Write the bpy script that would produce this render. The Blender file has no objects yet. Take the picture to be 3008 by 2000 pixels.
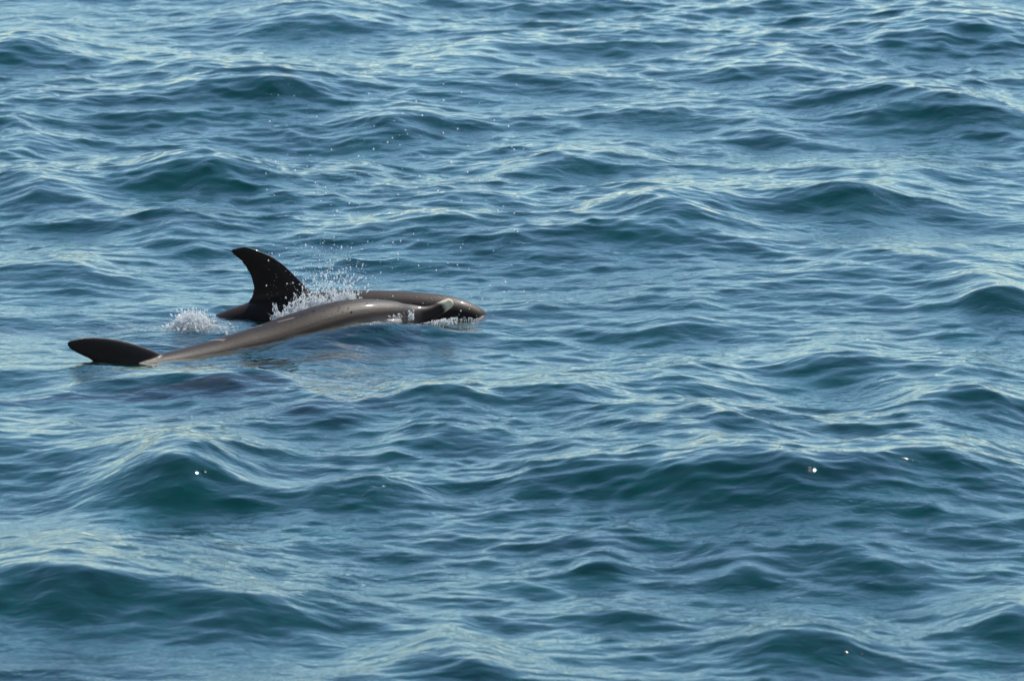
import bpy, bmesh, math, random
import numpy as np

# ------------------------------------------------------------------ camera, sky, sun, exposure
sc = bpy.context.scene
CAM_H = 7.2
FOCAL, SENSOR = 200.0, 23.7
PITCH = math.radians(8.8)
RAD_PX = SENSOR / 3008.0 / FOCAL              # angle of one photograph pixel

cam_d = bpy.data.cameras.new("camera")
cam_d.lens = FOCAL
cam_d.sensor_width = SENSOR
cam_d.clip_start = 0.5
cam_d.clip_end = 20000
cam_d.dof.use_dof = True
cam_d.dof.focus_distance = 47.8
cam_d.dof.aperture_fstop = 4.2
cam = bpy.data.objects.new("camera", cam_d)
sc.collection.objects.link(cam)
cam.location = (0, 0, CAM_H)
cam.rotation_euler = (math.pi / 2 - PITCH, 0, 0)
sc.camera = cam

SUN_EL = math.radians(44)
SUN_AZ = math.radians(27)                     # to the right of the viewing direction, beyond the dolphins
w = bpy.data.worlds.new("World")
sc.world = w
w.use_nodes = True
wn = w.node_tree
bg = wn.nodes["Background"]
sky = wn.nodes.new("ShaderNodeTexSky")
sky.sky_type = 'NISHITA'
sky.sun_disc = False
sky.sun_elevation = SUN_EL
sky.sun_rotation = SUN_AZ
sky.altitude = 0
sky.air_density = 1.03
sky.dust_density = 0.0
sky.ozone_density = 5.0
wb = wn.nodes.new("ShaderNodeMix"); wb.data_type = 'RGBA'; wb.blend_type = 'MULTIPLY'     # the camera's white balance
wb.inputs[0].default_value = 1.0
wb.inputs[7].default_value = (0.97, 1.03, 0.97, 1)
wn.links.new(sky.outputs[0], wb.inputs[6])
wn.links.new(wb.outputs[2], bg.inputs[0])
bg.inputs[1].default_value = 0.10

sun_d = bpy.data.lights.new("sun", 'SUN')
sun_d.energy = 4.0
sun_d.angle = math.radians(0.5)
sun_d.color = (1.0, 0.95, 0.87)
sun = bpy.data.objects.new("sun", sun_d)
sc.collection.objects.link(sun)
from mathutils import Vector, Matrix
sun_dir = Vector((math.sin(SUN_AZ) * math.cos(SUN_EL), math.cos(SUN_AZ) * math.cos(SUN_EL), math.sin(SUN_EL)))
sun.rotation_euler = sun_dir.to_track_quat('Z', 'Y').to_euler()

sc.view_settings.view_transform = 'Standard'
sc.view_settings.look = 'None'
sc.view_settings.gamma = 1.0
sc.view_settings.exposure = 0.58
sc.view_settings.use_curve_mapping = False
sc.render.engine = 'CYCLES'
sc.cycles.use_denoising = True
sc.cycles.max_bounces = 10
sc.cycles.sample_clamp_indirect = 6.0

col = sc.collection


def ray(px, py):
    """direction of a photograph pixel"""
    u = (px - 1504.0) * RAD_PX
    v = -(py - 1000.0) * RAD_PX
    d = Vector((u, 1.0, v))
    d.normalize()
    c, s = math.cos(-PITCH), math.sin(-PITCH)
    return Vector((d.x, d.y * c - d.z * s, d.y * s + d.z * c))


def at_z(px, py, z=0.0):
    d = ray(px, py)
    k = (z - CAM_H) / d.z
    return Vector((d.x * k, d.y * k, z))


def at_y(px, py, y):
    d = ray(px, py)
    k = y / d.y
    return Vector((d.x * k, y, CAM_H + d.z * k))


# ------------------------------------------------------------------ materials
def mat(name):
    m = bpy.data.materials.new(name)
    m.use_nodes = True
    m.node_tree.nodes.clear()
    return m, m.node_tree.nodes, m.node_tree.links


def water_material():
    m, n, l = mat("sea_water")
    out = n.new("ShaderNodeOutputMaterial")
    geo = n.new("ShaderNodeNewGeometry")
    mp = n.new("ShaderNodeMapping")
    mp.inputs["Scale"].default_value = (0.75, 1.0, 1.0)
    l.new(geo.outputs["Position"], mp.inputs["Vector"])
    # patches where cat's paws ruffle the surface
    pt = n.new("ShaderNodeTexNoise"); pt.inputs["Scale"].default_value = 0.8; pt.inputs["Detail"].default_value = 3
    l.new(mp.outputs[0], pt.inputs["Vector"])
    pr = n.new("ShaderNodeMapRange")
    pr.inputs["From Min"].default_value = 0.45; pr.inputs["From Max"].default_value = 0.68
    pr.inputs["To Min"].default_value = 0.15; pr.inputs["To Max"].default_value = 1.0
    l.new(pt.outputs["Fac"], pr.inputs["Value"])
    n1 = n.new("ShaderNodeTexNoise"); n1.inputs["Scale"].default_value = 13.0; n1.inputs["Detail"].default_value = 2.5
    n1.inputs["Roughness"].default_value = 0.45; n1.inputs["Distortion"].default_value = 0.6
    n2 = n.new("ShaderNodeTexNoise"); n2.inputs["Scale"].default_value = 38.0; n2.inputs["Detail"].default_value = 2.0
    n2.inputs["Distortion"].default_value = 0.4
    l.new(mp.outputs[0], n1.inputs["Vector"]); l.new(mp.outputs[0], n2.inputs["Vector"])
    b1 = n.new("ShaderNodeBump"); b1.inputs["Strength"].default_value = 1.0; b1.inputs["Distance"].default_value = 0.007
    l.new(n1.outputs["Fac"], b1.inputs["Height"])
    mu = n.new("ShaderNodeMath"); mu.operation = 'MULTIPLY'
    l.new(n2.outputs["Fac"], mu.inputs[0]); l.new(pr.outputs[0], mu.inputs[1])
    b2 = n.new("ShaderNodeBump"); b2.inputs["Strength"].default_value = 1.0; b2.inputs["Distance"].default_value = 0.0045
    l.new(mu.outputs[0], b2.inputs["Height"]); l.new(b1.outputs[0], b2.inputs["Normal"])
    fr = n.new("ShaderNodeFresnel"); fr.inputs["IOR"].default_value = 1.333
    l.new(b2.outputs[0], fr.inputs["Normal"])
    gl = n.new("ShaderNodeBsdfGlossy"); gl.inputs["Roughness"].default_value = 0.018
    gl.inputs["Color"].default_value = (1, 1, 1, 1)
    l.new(b2.outputs[0], gl.inputs["Normal"])
    di = n.new("ShaderNodeBsdfDiffuse"); di.inputs["Color"].default_value = (0.0005, 0.042, 0.038, 1)
    rf = n.new("ShaderNodeBsdfRefraction"); rf.inputs["IOR"].default_value = 1.333; rf.inputs["Roughness"].default_value = 0.06
    l.new(b1.outputs[0], rf.inputs["Normal"])
    ms = n.new("ShaderNodeMixShader"); ms.inputs[0].default_value = 0.85
    l.new(di.outputs[0], ms.inputs[1]); l.new(rf.outputs[0], ms.inputs[2])
    mx = n.new("ShaderNodeMixShader")
    l.new(fr.outputs[0], mx.inputs[0]); l.new(ms.outputs[0], mx.inputs[1]); l.new(gl.outputs[0], mx.inputs[2])
    l.new(mx.outputs[0], out.inputs["Surface"])
    va = n.new("ShaderNodeVolumeAbsorption")
    va.inputs["Color"].default_value = (0.25, 0.72, 0.74, 1); va.inputs["Density"].default_value = 1.6
    l.new(va.outputs[0], out.inputs["Volume"])
    return m


# ------------------------------------------------------------------ the sea
rng = np.random.default_rng(11)
F = 3008.0 / 2358.0

WAVES = []


def wave_set(n, lmin, lmax, slope, spread, chop, main=-90.0, pw=1.0):
    """n random waves between two lengths, rms slope shared out among them"""
    ls = lmin * (lmax / lmin) ** ((np.arange(n) + rng.random(n)) / n)
    for L in ls:
        k = 2 * math.pi / L
        th = math.radians(main + rng.normal() * spread)
        a = slope * math.sqrt(2.0 / n) / k * (0.6 + 0.8 * rng.random())
        WAVES.append((k, math.cos(th), math.sin(th), a, rng.random() * 2 * math.pi, chop, L))


wave_set(9, 3.2, 8.0, 0.030, 28, 1.2)
wave_set(34, 1.1, 3.2, 0.045, 45, 1.5)
wave_set(60, 0.50, 1.1, 0.056, 58, 1.5)
wave_set(100, 0.22, 0.50, 0.074, 60, 1.3)
wave_set(80, 0.10, 0.22, 0.060, 62, 0.9)

# wave crests that can be picked out in the photograph: (x, y of the crest, half width, height, turn in degrees, front length, back length)
RIDGES = [
    (470, 380, 170, .15, 4, .55, 1.6), (110, 440, 130, .10, 10, .45, 1.3), (600, 188, 190, .10, 12, .45, 1.4),
    (90, 320, 140, .09, 10, .5, 1.4), (900, 282, 110, .08, -6, .5, 1.2), (1310, 350, 150, .10, -10, .5, 1.4),
    (1530, 478, 170, .11, -4, .55, 1.5), (1960, 430, 240, .12, -4, .6, 1.6), (2170, 228, 190, .14, 4, .6, 1.6),
    (1770, 152, 160, .09, -4, .6, 1.5), (2180, 42, 230, .15, 0, .9, 1.9), (720, 22, 190, .12, 0, .9, 1.8),
    (40, 95, 130, .11, -4, .8, 1.6), (1540, 735, 130, .06, 0, .35, 1.2), (150, 612, 160, .09, -6, .5, 1.4),
    (400, 552, 100, .07, 0, .45, 1.1), (430, 860, 330, .09, 22, .35, 1.3), (740, 822, 90, .06, -12, .3, .8),
    (400, 1042, 190, .20, -2, .55, 1.3), (830, 1105, 160, .09, -8, .5, 1.0), (1660, 1064, 300, .17, 3, .5, 2.4),
    (2180, 1046, 220, .13, -3, .6, 2.2), (1950, 1150, 300, .10, -2, .7, 1.0), (1300, 1090, 220, .07, 6, .5, 1.0),
    (140, 1300, 350, .21, -8, .6, 1.4), (1020, 1500, 150, .08, 0, .4, .9), (1820, 1448, 160, .09, 0, .4, .9),
    (2320, 1400, 140, .09, 5, .4, .9), (1390, 1275, 80, .05, 0, .3, .7), (1700, 1290, 90, .05, 0, .3, .7),
    (2240, 905, 200, .11, 14, .5, 1.4), (1580, 855, 150, .08, 0, .5, 1.2), (1900, 822, 110, .07, -4, .45, 1.2),
    (1500, 528, 320, .07, -2, .7, 1.4), (820, 398, 110, .05, 0, .4, 1.0), (1000, 512, 180, .06, -4, .5, 1.2),
    (1350, 880, 130, .05, 0, .45, 1.1), (2290, 680, 100, .09, 0, .4, 1.2), (1320, 905, 120, .05, 0, .4, 1.0),
    (1000, 925, 120, .06, -2, .45, 1.0), (1050, 1035, 130, .05, 3, .4, 1.0), (2000, 1290, 140, .05, 0, .4, .8),
    (700, 965, 120, .05, 0, .4, 1.0), (1450, 1390, 160, .05, 0, .4, .8), (560, 1390, 200, .07, -4, .4, .9),
    (2080, 590, 180, .05, 0, .5, 1.2), (1760, 300, 110, .05, 3, .4, 1.0), (1080, 130, 160, .06, 0, .6, 1.3),
]

RD = []
for (rx, ry, hw, hh, turn, lf, lb) in RIDGES:
    p = at_z(rx * F, ry * F, hh * .9)
    scl = p.y / 47.0
    RD.append((p.x, p.y, hw * F * RAD_PX * p.y, hh * 1.0, math.radians(turn), lf * .8, lb))

CALM = (at_z(820, 980).x, at_z(820, 980).y)


def calm(x, y):
    """round the dolphins the longer waves are gentle, so that the water meets them where it should"""
    return np.exp(-((x - CALM[0]) / 1.7) ** 2 - ((y - CALM[1]) / 2.3) ** 2)


def hand(x, y):
    z = np.zeros_like(x)
    for (cx, cy, sx, hh, t, lf, lb) in RD:
        sel = (np.abs(x - cx) < 4 * sx + 1) & (np.abs(y - cy) < 6)
        if not sel.any():
            continue
        u = (x[sel] - cx) * math.cos(t) + (y[sel] - cy) * math.sin(t)
        v = -(x[sel] - cx) * math.sin(t) + (y[sel] - cy) * math.cos(t)
        v = v + 0.13 * np.sin(u * 3.1 + cx * 7) + 0.07 * np.sin(u * 7.3 + cy) + 0.03 * np.sin(u * 15 + cx * 3)
        s = np.where(v < 0, lf, lb)
        z[sel] += hh * np.exp(-(u / sx) ** 2) * np.exp(-(v / s) ** 2)
    return z


# water piled up along the near dolphin and in front of it
LOCAL = []


def local(x, y):
    z = np.zeros_like(x)
    for (cx, cy, sx, sy, t, hh) in LOCAL:
        u = (x - cx) * math.cos(t) + (y - cy) * math.sin(t)
        v = -(x - cx) * math.sin(t) + (y - cy) * math.cos(t)
        z += hh * np.exp(-(u / sx) ** 2 - (v / sy) ** 2)
    return z


def surface(x, y, cell):
    """displacement of the sea at rest points x, y on a mesh of that cell size"""
    c = calm(x, y)
    patch = 0.5 + 0.5 * np.sin(x * 0.55 + 1.3 * np.sin(y * 0.21) + 0.4) * np.sin(y * 0.33 + 0.9 * np.sin(x * 0.4))
    dx = np.zeros_like(x); dy = np.zeros_like(x); dz = np.zeros_like(x)
    for (k, cx, sy, a, ph, chop, L) in WAVES:
        p = (k * cx) * x + (k * sy) * y + np.float32(ph)
        g = np.clip(L / (cell * 3.0) - 0.7, 0, 1)
        if L > 1.0:
            g = g * (1 - 0.75 * c)
        elif L > 0.34:
            g = g * (1 - 0.35 * c) * (0.6 + 0.6 * patch)
        else:
            g = g * (0.55 + 0.75 * patch)
        g = g * np.float32(a)
        s, co = np.sin(p), np.cos(p)
        dz += g * co
        dx -= g * (chop * cx) * s
        dy -= g * (chop * sy) * s
    dz += hand(x, y) * (1 - 0.6 * c) + local(x, y)
    return dx, dy, dz


def axis(lo, hi, d0, d1, far_lo, far_hi, grow):
    a = [lo]
    while a[-1] < hi:
        t = (a[-1] - lo) / (hi - lo)
        a.append(a[-1] + d0 + (d1 - d0) * t)
    s = d1
    up = []
    v = a[-1]
    while v < far_hi:
        s *= grow; v += s; up.append(v)
    s = d0
    dn = []
    v = a[0]
    while v > far_lo:
        s *= grow; v -= s; dn.append(v)
    return np.array(dn[::-1] + a + up)


def build_sea(material):
    xs = axis(-6.2, 6.2, .019, .019, -9000, 9000, 1.16)
    ys = axis(34.5, 67.0, .021, .034, -9000, 9000, 1.16)
    nx, ny = len(xs), len(ys)
    X, Y = np.meshgrid(xs.astype(np.float32), ys.astype(np.float32))
    cx = np.gradient(xs); cy = np.gradient(ys)
    cell = np.maximum(cx[None, :], cy[:, None] * 0.65).astype(np.float32)
    x, y = X.ravel(), Y.ravel()
    dx, dy, dz = surface(x, y, cell.ravel())
    co = np.stack([x + dx, y + dy, dz], 1)
    i = np.arange(nx * ny).reshape(ny, nx)
    f = np.stack([i[:-1, :-1], i[:-1, 1:], i[1:, 1:], i[1:, :-1]], -1).reshape(-1, 4)
    # sides and bottom so that the water is a closed body
    rim = np.concatenate([i[0, :-1], i[:-1, -1], i[-1, :0:-1], i[:0:-1, 0]])
    low = co[rim].copy(); low[:, 2] = -30
    base = len(co)
    co = np.concatenate([co, low, [[0, 0, -30]]])
    m = len(rim)
    j = np.arange(m); jn = (j + 1) % m
    side = np.stack([rim[jn], rim[j], base + j, base + jn], 1)
    tri = np.stack([base + jn, base + j, np.full(m, base + m)], 1)
    nq = len(f) + len(side)
    me = bpy.data.meshes.new("sea")
    me.vertices.add(len(co)); me.vertices.foreach_set("co", co.astype(np.float32).ravel())
    loops = np.concatenate([f.ravel(), side.ravel(), tri.ravel()])
    me.loops.add(len(loops)); me.loops.foreach_set("vertex_index", loops.astype(np.int32))
    npoly = nq + m
    ls = np.concatenate([np.arange(nq) * 4, nq * 4 + np.arange(m) * 3])
    lt = np.concatenate([np.full(nq, 4), np.full(m, 3)])
    me.polygons.add(npoly)
    me.polygons.foreach_set("loop_start", ls.astype(np.int32))
    me.polygons.foreach_set("loop_total", lt.astype(np.int32))
    me.polygons.foreach_set("use_smooth", np.ones(npoly, bool))
    me.update(calc_edges=True)
    me.validate()
    me.materials.append(material)
    o = bpy.data.objects.new("sea", me)
    col.objects.link(o)
    o["kind"] = "structure"
    o["label"] = "rippled blue green sea with small steep waves"
    o["category"] = "sea"
    print("sea grid", nx, ny)
    return o



# ------------------------------------------------------------------ dolphins
BODY_L = 2.5
# distance from the snout tip, height of the axis, half height, half width
ST = np.array([
    [0.000, -.050, .006, .009], [0.012, -.050, .019, .026], [0.045, -.047, .026, .035], [0.100, -.044, .029, .039],
    [0.155, -.040, .035, .048], [0.185, -.033, .045, .057], [0.210, -.018, .062, .070], [0.245, -.002, .082, .087],
    [0.300, .004, .106, .106], [0.370, .003, .131, .130], [0.500, .000, .157, .155], [0.700, .000, .184, .180],
    [0.950, .000, .200, .190], [1.200, .000, .195, .178], [1.450, .003, .170, .148], [1.700, .008, .135, .104],
    [1.950, .012, .098, .064], [2.150, .012, .068, .040], [2.300, .010, .046, .029], [2.420, .008, .030, .024],
    [2.500, .006, .014, .020], [2.540, .006, .004, .008]])


def smooth_interp(xq, xs, ys):
    m = np.gradient(ys, xs)
    i = np.clip(np.searchsorted(xs, xq) - 1, 0, len(xs) - 2)
    h = xs[i + 1] - xs[i]
    t = (xq - xs[i]) / h
    return ((2 * t**3 - 3 * t**2 + 1) * ys[i] + (t**3 - 2 * t**2 + t) * h * m[i]
            + (-2 * t**3 + 3 * t**2) * ys[i + 1] + (t**3 - t**2) * h * m[i + 1])


def loft(bm, rings):
    vs = [[bm.verts.new(p) for p in r] for r in rings]
    n = len(vs[0])
    for a, b in zip(vs[:-1], vs[1:]):
        for k in range(n):
            bm.faces.new((a[k], a[(k + 1) % n], b[(k + 1) % n], b[k]))
    bm.faces.new(vs[0][::-1]); bm.faces.new(vs[-1])


def foil_ring(lead, trail, thick, place, n=20):
    """a fin's cross-section: round leading edge, thin trailing edge"""
    out = []
    for k in range(n):
        a = 2 * math.pi * k / n
        c = 0.5 - 0.5 * math.cos(a)
        t = thick * (math.sin(a)) * (1.25 - 0.75 * c)
        out.append(place(lead + (trail - lead) * c, t))
    return out


def canonical_dolphin(fin, fluke, flip, root):
    """snout at the origin, body along -x, back up; one closed surface after the remesh"""
    bm = bmesh.new()
    xs = np.concatenate([np.linspace(0, .34, 44), np.linspace(.35, 2.54, 90)])
    zc, hh, hw = (np.maximum(smooth_interp(xs, ST[:, 0], ST[:, k]), [-1, .003, .004][k - 1]) for k in (1, 2, 3))
    rings = []
    for x, z, h, w_ in zip(xs, zc, hh, hw):
        r = []
        for k in range(36):
            a = 2 * math.pi * k / 36
            c, s_ = math.cos(a), math.sin(a)
            keel = 1.0
            if x > 1.55 and abs(s_) > .5:            # keeled tail stock
                keel = 1 + .10 * min(1, (x - 1.55) / .4) * (abs(s_) - .5)
            r.append((-x, w_ * c, z + h * s_ * keel))
        rings.append(r)
    loft(bm, rings)
    # dorsal fin: (height, leading edge, trailing edge, half thickness)
    rings = []
    for z, le, tr, th in fin:
        rings.append(foil_ring(-le, -tr, th, lambda a, t, z=z: (a, t, z)))
    loft(bm, rings)
    # flippers
    for sd in (-1, 1):
        rings = []
        for q, le, tr, th in ((0, .44, .62, .026), (.06, .46, .63, .022), (.14, .53, .67, .016), (.22, .60, .71, .011),
                              (.30, .68, .75, .008), (.335, .725, .755, .005)):
            y = sd * (abs(root + .20) + q * flip[0])
            z = root - q * flip[1]
            rings.append(foil_ring(-le, -tr, th, lambda a, t, y=y, z=z, sd=sd: (a, y + sd * t * .65, z + t * .75)))
        loft(bm, rings)
        rings = []
        for q, le, tr, th in fluke:
            rings.append(foil_ring(-le, -tr, th, lambda a, t, y=sd * q: (a, y, .008 + t)))
        loft(bm, rings)
    bmesh.ops.recalc_face_normals(bm, faces=bm.faces)
    me = bpy.data.meshes.new("canonical")
    bm.to_mesh(me); bm.free()
    o = bpy.data.objects.new("canonical", me)
    col.objects.link(o)
    r = o.modifiers.new("r", 'REMESH'); r.mode = 'VOXEL'; r.voxel_size = 0.0075; r.use_smooth_shade = True
    sm = o.modifiers.new("s", 'SMOOTH'); sm.factor = 0.5; sm.iterations = 7
    dg = bpy.context.evaluated_depsgraph_get()
    ev = o.evaluated_get(dg)
    m2 = bpy.data.meshes.new_from_object(ev)
    bpy.data.objects.remove(o); bpy.data.meshes.remove(me)
    return m2


FIN = [(.08, .88, 1.44, .040), (.150, .92, 1.345, .036), (.190, .965, 1.298, .030), (.225, 1.01, 1.270, .026), (.27, 1.05, 1.257, .022),
       (.32, 1.09, 1.262, .019), (.37, 1.13, 1.272, .016), (.415, 1.172, 1.290, .013), (.448, 1.212, 1.308, .011), (.470, 1.240, 1.320, .010),
       (.482, 1.262, 1.316, .007)]
SWEPT = [(0, 1.94, 2.50, .032), (.05, 2.02, 2.54, .028), (.10, 2.12, 2.60, .024), (.15, 2.24, 2.69, .020), (.19, 2.35, 2.745, .017),
         (.22, 2.45, 2.765, .015), (.24, 2.54, 2.765, .012), (.25, 2.61, 2.74, .009)]
FLUKE = [(0.0, 2.28, 2.52, .022), (.04, 2.32, 2.535, .019), (.10, 2.385, 2.565, .016), (.17, 2.455, 2.60, .013),
         (.24, 2.53, 2.65, .010), (.29, 2.59, 2.685, .008), (.315, 2.64, 2.70, .006)]


def pose(me, bends, side_bends, tail_dip, frame):
    """bend the straight body along its axis, then move it into place.
    bends: (distance along the body, pitch in degrees) ; frame: 4x4 matrix"""
    n = len(me.vertices)
    co = np.empty(n * 3, np.float32); me.vertices.foreach_get("co", co); co = co.reshape(-1, 3).astype(float)
    rest = co.copy()
    s = -co[:, 0]
    grid = np.linspace(-.05, 2.8, 400)
    pit = np.radians(smooth_interp(grid, np.array([b[0] for b in bends], float), np.array([b[1] for b in bends], float)))
    yaw = np.radians(smooth_interp(grid, np.array([b[0] for b in side_bends], float), np.array([b[1] for b in side_bends], float)))
    ds = grid[1] - grid[0]
    dirx = np.cos(pit) * np.cos(yaw); diry = np.sin(yaw) * np.cos(pit); dirz = np.sin(pit)
    px = -np.cumsum(dirx) * ds; py = -np.cumsum(diry) * ds; pz = -np.cumsum(dirz) * ds
    i0 = np.argmin(abs(grid - 1.1))
    px -= px[i0]; py -= py[i0]; pz -= pz[i0]
    f = lambda a: np.interp(s, grid, a)
    P, Yw = f(pit), f(yaw)
    cx, cy, cz = f(px), f(py), f(pz)
    y, z = co[:, 1], co[:, 2]
    # local frame: forward d, left l, up u
    lx, ly = -np.sin(Yw), np.cos(Yw)
    ux, uy, uz = -np.sin(P) * np.cos(Yw), -np.sin(P) * np.sin(Yw), np.cos(P)
    out = np.stack([cx + y * lx + z * ux, cy + y * ly + z * uy, cz + z * uz], 1)
    M = np.array(frame)
    out = out @ M[:3, :3].T + M[:3, 3]
    me.vertices.foreach_set("co", out.astype(np.float32).ravel())
    me.update()
    return rest, out


def paint(me, rest, scars):
    """skin tone per point: dark fins and back, paler belly, cream lips, pale scratches"""
    x, y, z = -rest[:, 0], rest[:, 1], rest[:, 2]
    tone = np.zeros((len(rest), 4), np.float32); tone[:, 3] = 1
    axis_z = np.interp(x, ST[:, 0], ST[:, 1]); half = np.interp(x, ST[:, 0], ST[:, 2])
    rel = (z - axis_z) / np.maximum(half, .02)
    belly = np.clip((-rel - .85) / .15, 0, 1) * (rel > -1.12) * (x < 2.2) * np.clip((x - .3) / .35, 0, 1) * (np.abs(y) < .2)
    fin = np.clip((z - axis_z - half * 1.08) / .05, 0, 1) * (x > .7) * (x < 1.6)
    fin = np.maximum(fin, np.clip((x - 2.25) / .15, 0, 1))
    fin = np.maximum(fin, np.clip((np.abs(y) - .2) / .04, 0, 1) * (x < 1.2) * (x > .35))
    fin = np.maximum(fin, ((rel < -1.08) & (x > .38) & (x < .85)).astype(float))
    lip = np.clip((.105 - x + .015 * rel) / .03, 0, 1)
    sc_ = np.zeros(len(rest))
    for (a, b, w_) in scars:
        a, b = np.array(a), np.array(b)
        ab = b - a
        for k in np.linspace(0, 1, 30):
            p = a + ab * k
            d = np.hypot(rest[:, 0] - p[0], rest[:, 2] - p[2]) + (rest[:, 1] * p[1] < 0)
            sc_ = np.maximum(sc_, np.clip(1.3 - d / w_, 0, 1))
    tone[:, 0] = belly; tone[:, 1] = fin; tone[:, 2] = np.maximum(lip, 0)
    ca = me.color_attributes.new("tone", 'FLOAT_COLOR', 'POINT')
    ca.data.foreach_set("color", tone.ravel())
    at = me.attributes.new("scar", 'FLOAT', 'POINT')
    at.data.foreach_set("value", sc_.astype(np.float32))


def skin_material():
    m, n, l = mat("dolphin_skin")
    out = n.new("ShaderNodeOutputMaterial")
    p = n.new("ShaderNodeBsdfPrincipled")
    l.new(p.outputs[0], out.inputs["Surface"])
    tc = n.new("ShaderNodeTexCoord")
    nz = n.new("ShaderNodeTexNoise"); nz.inputs["Scale"].default_value = 7; nz.inputs["Detail"].default_value = 5
    l.new(tc.outputs["Object"], nz.inputs["Vector"])
    rp = n.new("ShaderNodeValToRGB")
    rp.color_ramp.elements[0].position = .3; rp.color_ramp.elements[0].color = (.022, .0132, .0099, 1)
    rp.color_ramp.elements[1].position = .75; rp.color_ramp.elements[1].color = (.036, .0222, .0170, 1)
    l.new(nz.outputs["Fac"], rp.inputs[0])
    at = n.new("ShaderNodeAttribute"); at.attribute_name = "tone"
    sp = n.new("ShaderNodeSeparateColor"); l.new(at.outputs["Color"], sp.inputs[0])
    sc2 = n.new("ShaderNodeAttribute"); sc2.attribute_name = "scar"

    def mixc(fac, a, colr):
        mx = n.new("ShaderNodeMix"); mx.data_type = 'RGBA'
        l.new(fac, mx.inputs[0]); l.new(a, mx.inputs[6]); mx.inputs[7].default_value = colr
        return mx.outputs[2]
    c = mixc(sp.outputs[1], rp.outputs[0], (.024, .0155, .012, 1))
    c = mixc(sp.outputs[0], c, (.30, .26, .22, 1))
    c = mixc(sp.outputs[2], c, (.82, .66, .44, 1))
    mu = n.new("ShaderNodeMath"); mu.operation = 'MULTIPLY'; mu.inputs[1].default_value = .75
    l.new(sc2.outputs["Fac"], mu.inputs[0])
    c = mixc(mu.outputs[0], c, (.42, .33, .28, 1))
    l.new(c, p.inputs["Base Color"])
    # wet sheen, broken by fine wrinkles
    n2 = n.new("ShaderNodeTexNoise"); n2.inputs["Scale"].default_value = 60; n2.inputs["Detail"].default_value = 3
    l.new(tc.outputs["Object"], n2.inputs["Vector"])
    rr = n.new("ShaderNodeMapRange"); rr.inputs["To Min"].default_value = .44; rr.inputs["To Max"].default_value = .56
    l.new(nz.outputs["Fac"], rr.inputs["Value"]); l.new(rr.outputs[0], p.inputs["Roughness"])
    p.inputs["IOR"].default_value = 1.36
    p.inputs["Specular IOR Level"].default_value = .12
    p.inputs["Coat Weight"].default_value = .10; p.inputs["Coat Roughness"].default_value = .07; p.inputs["Coat IOR"].default_value = 1.33
    b = n.new("ShaderNodeBump"); b.inputs["Distance"].default_value = .0012; b.inputs["Strength"].default_value = .6
    l.new(n2.outputs["Fac"], b.inputs["Height"]); l.new(b.outputs[0], p.inputs["Normal"])
    return m


SKIN = skin_material()


def frame(origin, heading_deg, pitch_deg, roll_deg):
    """heading: 0 = swimming to the right of the picture, positive = away from the camera"""
    return (Matrix.Translation(origin) @ Matrix.Rotation(math.radians(heading_deg), 4, 'Z')
            @ Matrix.Rotation(math.radians(-pitch_deg), 4, 'Y') @ Matrix.Rotation(math.radians(roll_deg), 4, 'X'))


def dolphin(label, bends, side_bends, fr, fluke=FLUKE, fin=FIN, scars=(), flip=(.75, .65), root=-.10):
    me = canonical_dolphin(fin, fluke, flip, root)
    rest, out = pose(me, bends, side_bends, 0, fr)
    paint(me, rest, scars)
    me.materials.clear(); me.materials.append(SKIN)
    me.polygons.foreach_set("use_smooth", np.ones(len(me.polygons), bool))
    me.name = "dolphin"
    o = bpy.data.objects.new("dolphin", me)
    col.objects.link(o)
    o["label"] = label; o["category"] = "dolphin"; o["group"] = "dolphins swimming together"
    # bring the origin to the middle of the body
    c = Vector(out.mean(0)); me.transform(Matrix.Translation(-c)); o.location = c
    print("dolphin tris", sum(len(p.vertices) - 2 for p in me.polygons))
    return o


MM = RAD_PX * 47.3                            # metres per photograph pixel at the dolphins

p3 = at_z(740, 1150, 0)
LOCAL += [(at_z(1110, 955).x, 46.78, .42, .22, .66, .05), (at_z(960, 985).x, 46.5, .7, .25, .66, .045), (at_z(490, 1035).x, 46.0, .6, .6, .5, -.05), (at_z(1430, 950).x, 47.2, .35, .5, 0, -.01)]


def water_z(x, y):
    a = np.array([x], np.float32); b = np.array([y], np.float32)
    return float(surface(a, b, np.array([.03], np.float32))[2][0])


# far dolphin: upright, back and dorsal fin out, forehead dipping into the water
YF = 47.5
pf = at_y(866, 976, YF)
dolphin("dolphin with a tall dark dorsal fin standing clear of the water",
        [(-.05, -21), (.15, -18), (.35, -6), (.55, 3), (.85, 4), (1.1, 6), (1.3, 16), (1.6, 23), (2.0, 20), (2.4, 10), (2.8, 0)],
        [(-.05, 0), (1.1, 0), (2.8, 0)], frame(pf, 3, 0, 2) @ Matrix.Diagonal((1.22, 1.08, 1.08, 1)),
        fin=[(z, 1.12 + (a - 1.12) * .86 - .05 * max(0, z - .15), 1.12 + (b - 1.12) * .86 - .05 * max(0, z - .15), t) for z, a, b, t in FIN])

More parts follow.
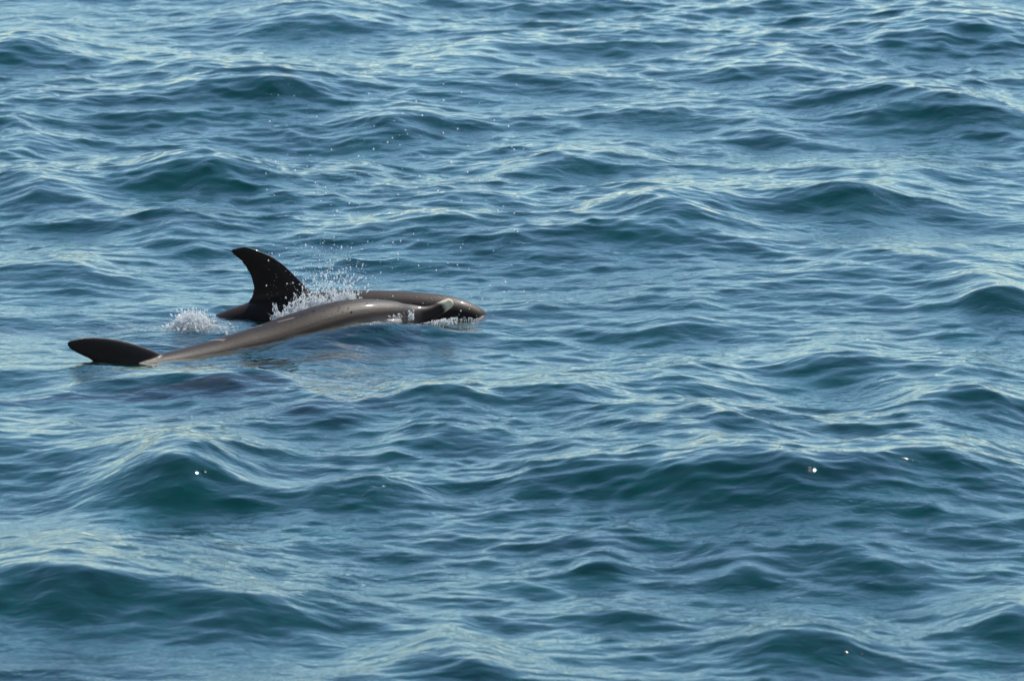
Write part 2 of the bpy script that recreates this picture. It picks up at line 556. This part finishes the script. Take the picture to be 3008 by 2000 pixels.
# near dolphin: rolled on its side with the back turned away, beak tip and one fluke out
YN = 46.7
pn = at_y(862, 1015, YN)
dolphin("dolphin on its side with cream beak tip and one fluke lobe out of the water",
        [(-.05, 0), (1.1, 0), (1.5, 2), (2.0, 7), (2.8, 12)],
        [(-.05, -18), (.17, -19), (.27, -11), (.37, -1), (.6, -1), (.85, -8), (1.1, -8), (1.4, 0), (1.8, 4), (2.1, 4), (2.45, 1), (2.8, 0)],
        frame(pn, 38, 1, -90) @ Matrix.Diagonal((.98, .90, .96, 1)), fluke=[(a * .87, b, c, d) for a, b, c, d in SWEPT], flip=(-.05, .25), root=-.16,
        scars=[((-1.62, -.10, -.03), (-1.66, -.09, .05), .006), ((-1.60, -.10, -.02), (-1.65, -.095, .045), .005),
               ((-1.45, -.13, .05), (-1.56, -.10, .07), .006), ((-1.30, -.15, .02), (-1.34, -.15, .06), .006),
               ((-1.1, -.17, -.04), (-1.2, -.165, -.02), .005)])

# third dolphin, wholly under the surface nearer the camera
w3 = [water_z(p3.x + k * math.cos(.26), p3.y + k * math.sin(.26)) for k in np.linspace(-.8, .8, 9)]
print("water over third dolphin", [round(v, 3) for v in w3])
p3.z = float(np.mean(w3)) - .235
pit3 = math.degrees(math.atan(np.polyfit(np.linspace(-.8, .8, 9), w3, 1)[0]))
dolphin("dolphin gliding just beneath the surface as a dim purple brown shape",
        [(-.05, -4), (1.1, 0), (1.6, 6), (2.8, 14)],
        [(-.05, 0), (1.1, 0), (2.8, 0)], frame(p3, 15, pit3, 80), flip=(-.05, .1), root=-.16, fluke=[(a * .5, b, c, d) for a, b, c, d in SWEPT])

build_sea(water_material())


def build_upwelling_sheet():
    """added opaque sheet; its green stands in for light welling up from below"""
    bm = bmesh.new()
    for x, y in ((-8000, -8000), (8000, -8000), (8000, 8000), (-8000, 8000)):
        bm.verts.new((x, y, -.6))  # added sheet, coloured to imitate light scattered back out of the sea
    bm.faces.new(bm.verts)
    me = bpy.data.meshes.new("upwelling_sheet"); bm.to_mesh(me); bm.free()
    m, n, l = mat("upwelling_green")
    out = n.new("ShaderNodeOutputMaterial"); d = n.new("ShaderNodeBsdfDiffuse")
    tc = n.new("ShaderNodeNewGeometry"); nz = n.new("ShaderNodeTexNoise"); nz.inputs["Scale"].default_value = .3
    rp = n.new("ShaderNodeValToRGB")
    rp.color_ramp.elements[0].color = (.003, .112, .102, 1); rp.color_ramp.elements[1].color = (.004, .145, .126, 1)
    l.new(tc.outputs["Position"], nz.inputs["Vector"]); l.new(nz.outputs["Fac"], rp.inputs[0]); l.new(rp.outputs[0], d.inputs["Color"])
    l.new(d.outputs[0], out.inputs["Surface"])
    me.materials.append(m)
    o = bpy.data.objects.new("upwelling_sheet", me); col.objects.link(o)
    o["kind"] = "structure"; o["label"] = "added green sheet under the sea surface standing in for upwelling light"; o["category"] = "added sheet"


build_upwelling_sheet()


# ------------------------------------------------------------------ splashes, foam and drops
def drop_material():
    m, n, l = mat("splashed_water")
    out = n.new("ShaderNodeOutputMaterial")
    p = n.new("ShaderNodeBsdfPrincipled")
    p.inputs["Base Color"].default_value = (.90, .92, .93, 1)
    p.inputs["Roughness"].default_value = .10
    p.inputs["IOR"].default_value = 1.33
    p.inputs["Transmission Weight"].default_value = .35
    tr = n.new("ShaderNodeBsdfTranslucent"); tr.inputs["Color"].default_value = (.92, .93, .93, 1)
    mx = n.new("ShaderNodeMixShader"); mx.inputs[0].default_value = .45
    l.new(p.outputs[0], mx.inputs[1]); l.new(tr.outputs[0], mx.inputs[2])
    l.new(mx.outputs[0], out.inputs["Surface"])
    return m


DROP = drop_material()
bm_ = bmesh.new(); bmesh.ops.create_icosphere(bm_, subdivisions=1, radius=1)
ICO_V = np.array([v.co[:] for v in bm_.verts]); ICO_F = np.array([[v.index for v in f.verts] for f in bm_.faces]); bm_.free()


def drops(name, label, cat, pts, rad, stretch=None):
    """one object of many small blobs of water"""
    n = len(pts)
    pts = np.array(pts, float); rad = np.array(rad, float)
    nv = len(ICO_V)
    V = np.repeat(ICO_V[None], n, 0)
    V = V * (1 + .25 * rng.normal(size=(n, nv, 1)).clip(-1, 1.2) * (rad > .003)[:, None, None])
    V = V * rad[:, None, None]
    if stretch is not None:
        d = np.array(stretch, float)
        ln = np.linalg.norm(d, axis=1, keepdims=True) + 1e-9
        u = d / ln
        k = np.einsum('nvc,nc->nv', V, u)
        V = V + k[..., None] * u[:, None, :] * ln[:, None, :]
    V = V + pts[:, None, :]
    Fc = (ICO_F[None] + (np.arange(n) * nv)[:, None, None]).reshape(-1, 3)
    me = bpy.data.meshes.new(name)
    V = V.reshape(-1, 3)
    me.vertices.add(len(V)); me.vertices.foreach_set("co", V.astype(np.float32).ravel())
    me.loops.add(Fc.size); me.loops.foreach_set("vertex_index", Fc.astype(np.int32).ravel())
    me.polygons.add(len(Fc))
    me.polygons.foreach_set("loop_start", (np.arange(len(Fc)) * 3).astype(np.int32))
    me.polygons.foreach_set("loop_total", np.full(len(Fc), 3, np.int32))
    me.polygons.foreach_set("use_smooth", np.ones(len(Fc), bool))
    me.update(calc_edges=True)
    me.materials.append(DROP)
    o = bpy.data.objects.new(name, me); col.objects.link(o)
    o["kind"] = "stuff"; o["label"] = label; o["category"] = cat
    return o


def clump(px, py, d, n, spread, r0, pts, rad, st, up=0.0):
    """a ragged little clump of blobs round a pixel at a distance"""
    c = np.array(at_y(px, py, d))
    for _ in range(n):
        q = rng.normal(size=3) * np.array([spread, spread, spread * .8])
        pts.append(c + q); rad.append(r0 * (0.45 + 1.1 * rng.random() ** 2))
        st.append((q + np.array([0, 0, up])) * (4.0 * rng.random()))


# plume of spray between the two dolphins
pts, rad, st = [], [], []
base = [(815, 942), (875, 924), (915, 912), (955, 905), (1000, 897), (1050, 892)]
for _ in range(2800):
    t = rng.random() ** .8
    k = rng.random() * (len(base) - 1); i0 = int(k); f_ = k - i0
    bx = base[i0][0] * (1 - f_) + base[i0 + 1][0] * f_; by = base[i0][1] * (1 - f_) + base[i0 + 1][1] * f_
    h = -math.log(1 - rng.random() * .985) * 36 * (1.0 + .5 * math.exp(-((bx - 965) / 60) ** 2)) * (.18 + .82 * min(1, max(0, (bx - 850) / 70)))
    lean = rng.normal() * .30
    x = bx + h * lean + rng.normal() * 6; y = by - h
    d = 47.05 + rng.normal() * .06
    p = at_y(x, y, d)
    pts.append(p[:]); rad.append((.0010 + .0038 * rng.random() ** 4) * (1.25 if h < 40 else 1.0))
    st.append(np.array([lean, 0, 1.0]) * rng.random() * 1.4)
# ragged tongues and strings of water in it
for _ in range(60):
    bx = 815 + 235 * rng.random(); by = 948 - (bx - 800) * .22
    h = abs(rng.normal()) * (14 if bx < 870 else 38); lean = rng.normal() * .45
    for q in range(rng.integers(4, 12)):
        x = bx + (h + q * 5) * lean; y = by - h - q * 4.5
        pts.append(at_y(x + rng.normal() * 1.5, y, 47.03)[:]); rad.append(.0015 + .0024 * rng.random()); st.append(np.array([lean, 0, 1.0]) * 1.2)
for _ in range(55):
    x = 800 + 240 * rng.random() ** .9
    clump(x, 945 - (x - 800) * .25 - abs(rng.normal()) * 14, 47.02, 34, .010, .0030, pts, rad, st, .01)
drops("water_spray", "plume of white spray bursting up between the two dolphins", "spray", pts, rad, st)

# white water heaped at the far dolphin's tail
pts, rad, st = [], [], []
for _ in range(6500):
    t = rng.random()
    u = rng.random()
    top = np.interp(t, [0, .15, .22, .3, .4, .52, .7, 1], [962, 925, 938, 916, 934, 930, 962, 985]); bot = np.interp(t, [0, .3, .6, 1], [972, 985, 1000, 1002])
    x = 512 + t * 165; y = top + (bot - top) * u ** 1.25
    pts.append(at_y(x + rng.normal() * 9, y + rng.normal() * 8 - 14 * rng.random() ** 6, 47.05 + rng.normal() * .05 + (1 - u) * .1)[:])
    rad.append(.0012 + .0042 * rng.random() ** 4); st.append(rng.normal(size=3) * .8)
for _ in range(900):
    pts.append(at_y(470 + rng.random() ** .8 * 230, 988 + rng.normal() * 5 - abs(rng.normal()) * 12, 47.0 + rng.normal() * .06)[:]); rad.append(.0015 + .006 * rng.random() ** 3); st.append(rng.normal(size=3) * .5)
drops("tail_splash", "heap of white water where the finned dolphin's tail breaks the surface", "splash", pts, rad, st)

# foam dragged along the near dolphin's head and water dripping from its beak
pts, rad, st = [], [], []
for _ in range(2400):
    t = rng.random()
    x = 1040 + 175 * t
    y = 958 - 30 * t + rng.normal() * (3 + 5 * t)
    if math.sin(t * 19 + 1) + rng.normal() * .5 < -.3:
        continue
    pts.append(at_y(x, y, 46.82 + .24 * t + rng.normal() * .03)[:]); rad.append(.0011 + .0034 * rng.random() ** 3); st.append(rng.normal(size=3) * .6)
for _ in range(520):
    t = rng.random()
    pts.append(at_y(1235 + 110 * t, 950 - 20 * t + abs(rng.normal()) * 9, 47.1 + rng.normal() * .04)[:])
    rad.append(.0010 + .0036 * rng.random() ** 4); st.append(np.array([0, 0, 1.0]) * rng.random())
for _ in range(90):
    pts.append(at_y(1345 + 60 * rng.random(), 945 - abs(rng.normal()) * 6, 47.35)[:]); rad.append(.0009 + .0025 * rng.random() ** 3); st.append(rng.normal(size=3) * .4)
drops("beak_foam", "foam and drips round the cream tipped beak", "foam", pts, rad, st)

# drops flung into the air, thinning upwards and to the right
pts, rad, st = [], [], []
for _ in range(900):
    k = rng.random()
    x = 780 + 760 * rng.random() ** 1.1; y = 950 - 700 * rng.random() ** 1.9 - 60 * rng.random()
    p = at_y(x, y, 46.8 + 1.0 * rng.random())
    if p.z < .03:
        continue
    pts.append(p[:]); rad.append(.0009 + .0032 * rng.random() ** 6); st.append((0, 0, .3))
drops("flying_drops", "tiny bright drops scattered through the air over the dolphins", "spray", pts, rad, st)
